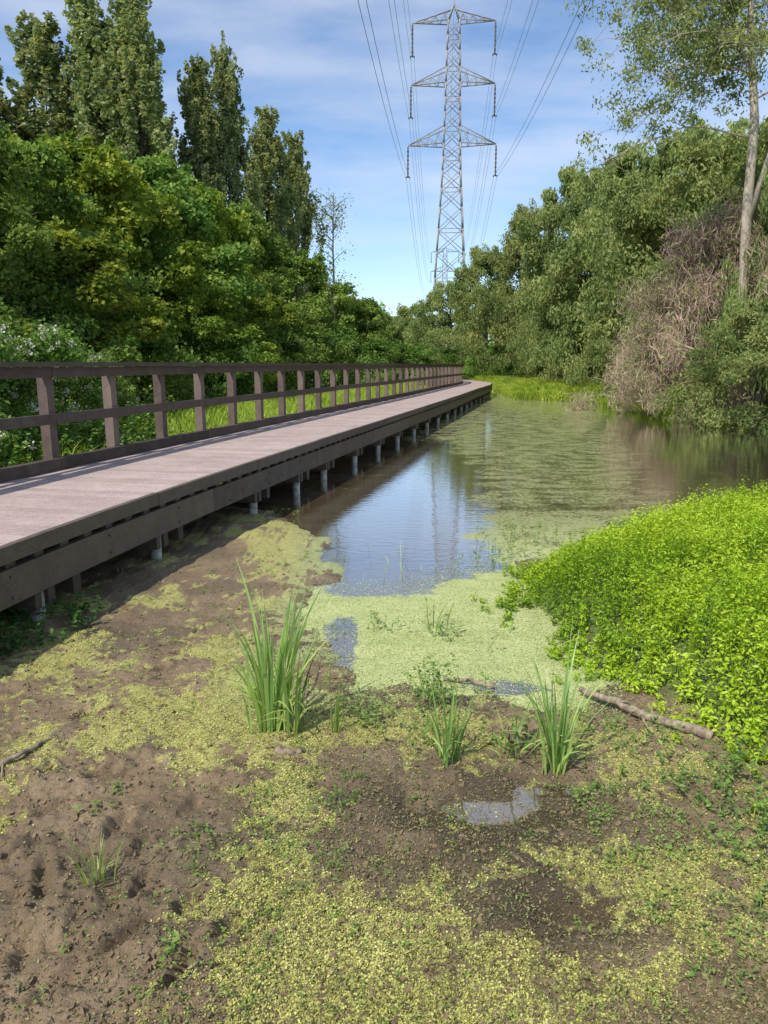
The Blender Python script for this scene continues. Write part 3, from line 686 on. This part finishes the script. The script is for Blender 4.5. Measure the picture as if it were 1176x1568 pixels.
# ------------------------------------------------------------ reeds
r=np.random.default_rng(140)
def reed(x,y,h,n,sp,w,lean=.12,curve=.25,name='iris_clump'):
    mb=MB();B=np.stack([x+r.normal(size=n)*sp,y+r.normal(size=n)*sp,np.full(n,-.02)],1);B[:,2]=np.maximum(terrain(B[:,0],B[:,1]),0)-.01
    an=np.arctan2(B[:,1]-y,B[:,0]-x)+r.normal(size=n)*.5
    hh=h*r.uniform(.5,1.02,n);hh[:3]=h*np.array([1.,.93,.88])
    blades(mb,B,hh,w*r.uniform(.7,1.2,n),np.abs(r.normal(size=n))*lean,np.abs(r.normal(size=n))*curve,0,np.clip(r.normal(.5,.2,n),0,1),8,.06,an,r)
    k=max(3,n//3);blades(mb,B[:k],h*.5,w,.2,.6,0,np.full(k,.9),6,.45,None,r)
    mb.obj(name,[M_reed])
reed(-.56,3.46,.86,46,.036,.019,.09,.22)
reed(-.46,3.40,.6,18,.025,.016,.08,.18)
reed(.79,3.1,.66,34,.026,.013,.14,.28)
reed(.30,3.15,.46,18,.028,.012,.12,.25)
reed(-.25,3.44,.34,7,.012,.011,.08,.1)
reed(-1.0,2.28,.20,18,.018,.007,.22,.35,'grass_tuft')
reed(-.68,2.36,.11,8,.015,.005,.3,.4,'grass_tuft')
reed(.36,5.0,.26,9,.05,.008,.2,.3,'grass_tuft')
reed(.12,6.6,.3,6,.12,.006,.3,.3,'grass_tuft')
reed(-.38,4.05,.28,6,.04,.008,.2,.3,'grass_tuft')
reed(.62,3.22,.22,12,.05,.014,.6,.8,'grass_tuft')
reed(1.35,2.55,.14,14,.08,.005,.5,.6,'grass_tuft')

# ------------------------------------------------------------ branches / debris
def log(name,pts,rad,twigs=0):
    mb=MB()
    pts=np.array(pts,float);t=np.linspace(0,1,14);Q=np.stack([np.interp(t,np.linspace(0,1,len(pts)),pts[:,i]) for i in range(3)],1)+r.normal(size=(14,3))*rad*.22
    R=rad*np.linspace(1,.6,14)*r.uniform(.88,1.12,14);tube(mb,Q,R,9,0)
    for q in range(twigs):
        i=r.integers(2,12);limb(mb,Q[i],Q[i]+r.normal(size=3)*np.array([.08,.08,.02])+np.array([0,0,.015]),rad*.4,rad*.15,r,0)
    mb.obj(name,[M_drift])
log('fallen_branch',[(1.62,3.36,.06),(1.40,3.56,.055),(1.28,3.72,.055),(1.12,3.93,.04)],.028,3)
log('fallen_branch',[(.64,4.02,.025),(.5,4.08,.03),(.36,4.14,.02)],.015,2)
log('fallen_branch',[(-1.78,2.95,.09),(-1.68,3.12,.095),(-1.6,3.32,.085)],.015,2)
log('fallen_branch',[(-.85,3.3,.06),(-.66,3.26,.06),(-.5,3.24,.06)],.008,1)
log('driftwood_piece',[(-.50,3.22,.06),(-.44,3.2,.065),(-.38,3.21,.06)],.022,1)
log('fallen_branch',[(.9,2.92,.02),(1.05,2.96,.03),(1.3,2.92,.03)],.008,2)
mb=MB();blades(mb,np.array([[1.01,2.0,.055]]),.015,.03,4.5,.6,0,np.array([.7]),5,0,np.array([-.15]),r);mb.obj('fallen_leaf',[M_yleaf])

# ------------------------------------------------------------ light, sky, camera
el=math.radians(50);d=Vector((.6*math.cos(el),.8*math.cos(el),-math.sin(el)))
sun=bpy.data.lights.new('sun','SUN');sun.energy=5.;sun.angle=math.radians(.5);sun.color=(1,.94,.84)
so=bpy.data.objects.new('sun',sun);scene.collection.objects.link(so);so.rotation_euler=d.to_track_quat('-Z','Y').to_euler();so.location=(-20,-30,60)
w=bpy.data.worlds.new('World');scene.world=w;w.use_nodes=True;nt=w.node_tree;nt.nodes.clear();g=G(nt)
sky=g.n('ShaderNodeTexSky',sky_type='NISHITA');sky.sun_disc=False;sky.sun_elevation=el;sky.sun_rotation=math.atan2(-.6,-.8);sky.ozone_density=1.2;sky.air_density=1.;sky.dust_density=.3
tc=g.n('ShaderNodeTexCoord');sp=g.n('ShaderNodeSeparateXYZ');g.l(tc.outputs['Generated'],sp.inputs[0])
zz=g.math('ADD',g.math('MAXIMUM',sp.outputs[2],0.),.15)
cb=g.n('ShaderNodeCombineXYZ');g.l(g.math('DIVIDE',sp.outputs[0],zz),cb.inputs[0]);g.l(g.math('DIVIDE',sp.outputs[1],zz),cb.inputs[1])
c1=g.noise(2.2,6,.55,vec=cb.outputs[0],stretch=(.5,1.1,1));c2=g.noise(1.1,3,.5,vec=cb.outputs[0])
cf=g.math('ADD',g.math('MULTIPLY',c1,.6),g.math('MULTIPLY',c2,.55))
cf=g.ramp(cf,[(.48,(0,0,0)),(.70,(1,1,1))])
cf=g.math('MULTIPLY',cf,.68);cf=g.math('MULTIPLY',cf,g.math('MULTIPLY_ADD',sp.outputs[2],4.,-.2,clamp=True))
col=g.mix(cf,g.mix(1.,sky.outputs[0],(.98,1.08,1.2),'MULTIPLY'),(5.8,6.1,6.8))
bg=g.n('ShaderNodeBackground');g.l(col,bg.inputs[0]);bg.inputs[1].default_value=.15
o=g.n('ShaderNodeOutputWorld');g.l(bg.outputs[0],o.inputs[0])
cam=bpy.data.cameras.new('camera');co=bpy.data.objects.new('camera',cam);scene.collection.objects.link(co);scene.camera=co
cam.sensor_fit='VERTICAL';cam.sensor_height=36;cam.sensor_width=27;cam.lens=26;cam.clip_end=6000;cam.clip_start=.05
co.location=(0,0,1.86);co.rotation_euler=(math.radians(90-11.3),0,0)
scene.view_settings.view_transform='Standard';scene.view_settings.look='None';scene.view_settings.exposure=0;scene.view_settings.gamma=1
print('faces',sum(len(m.polygons) for m in bpy.data.meshes))
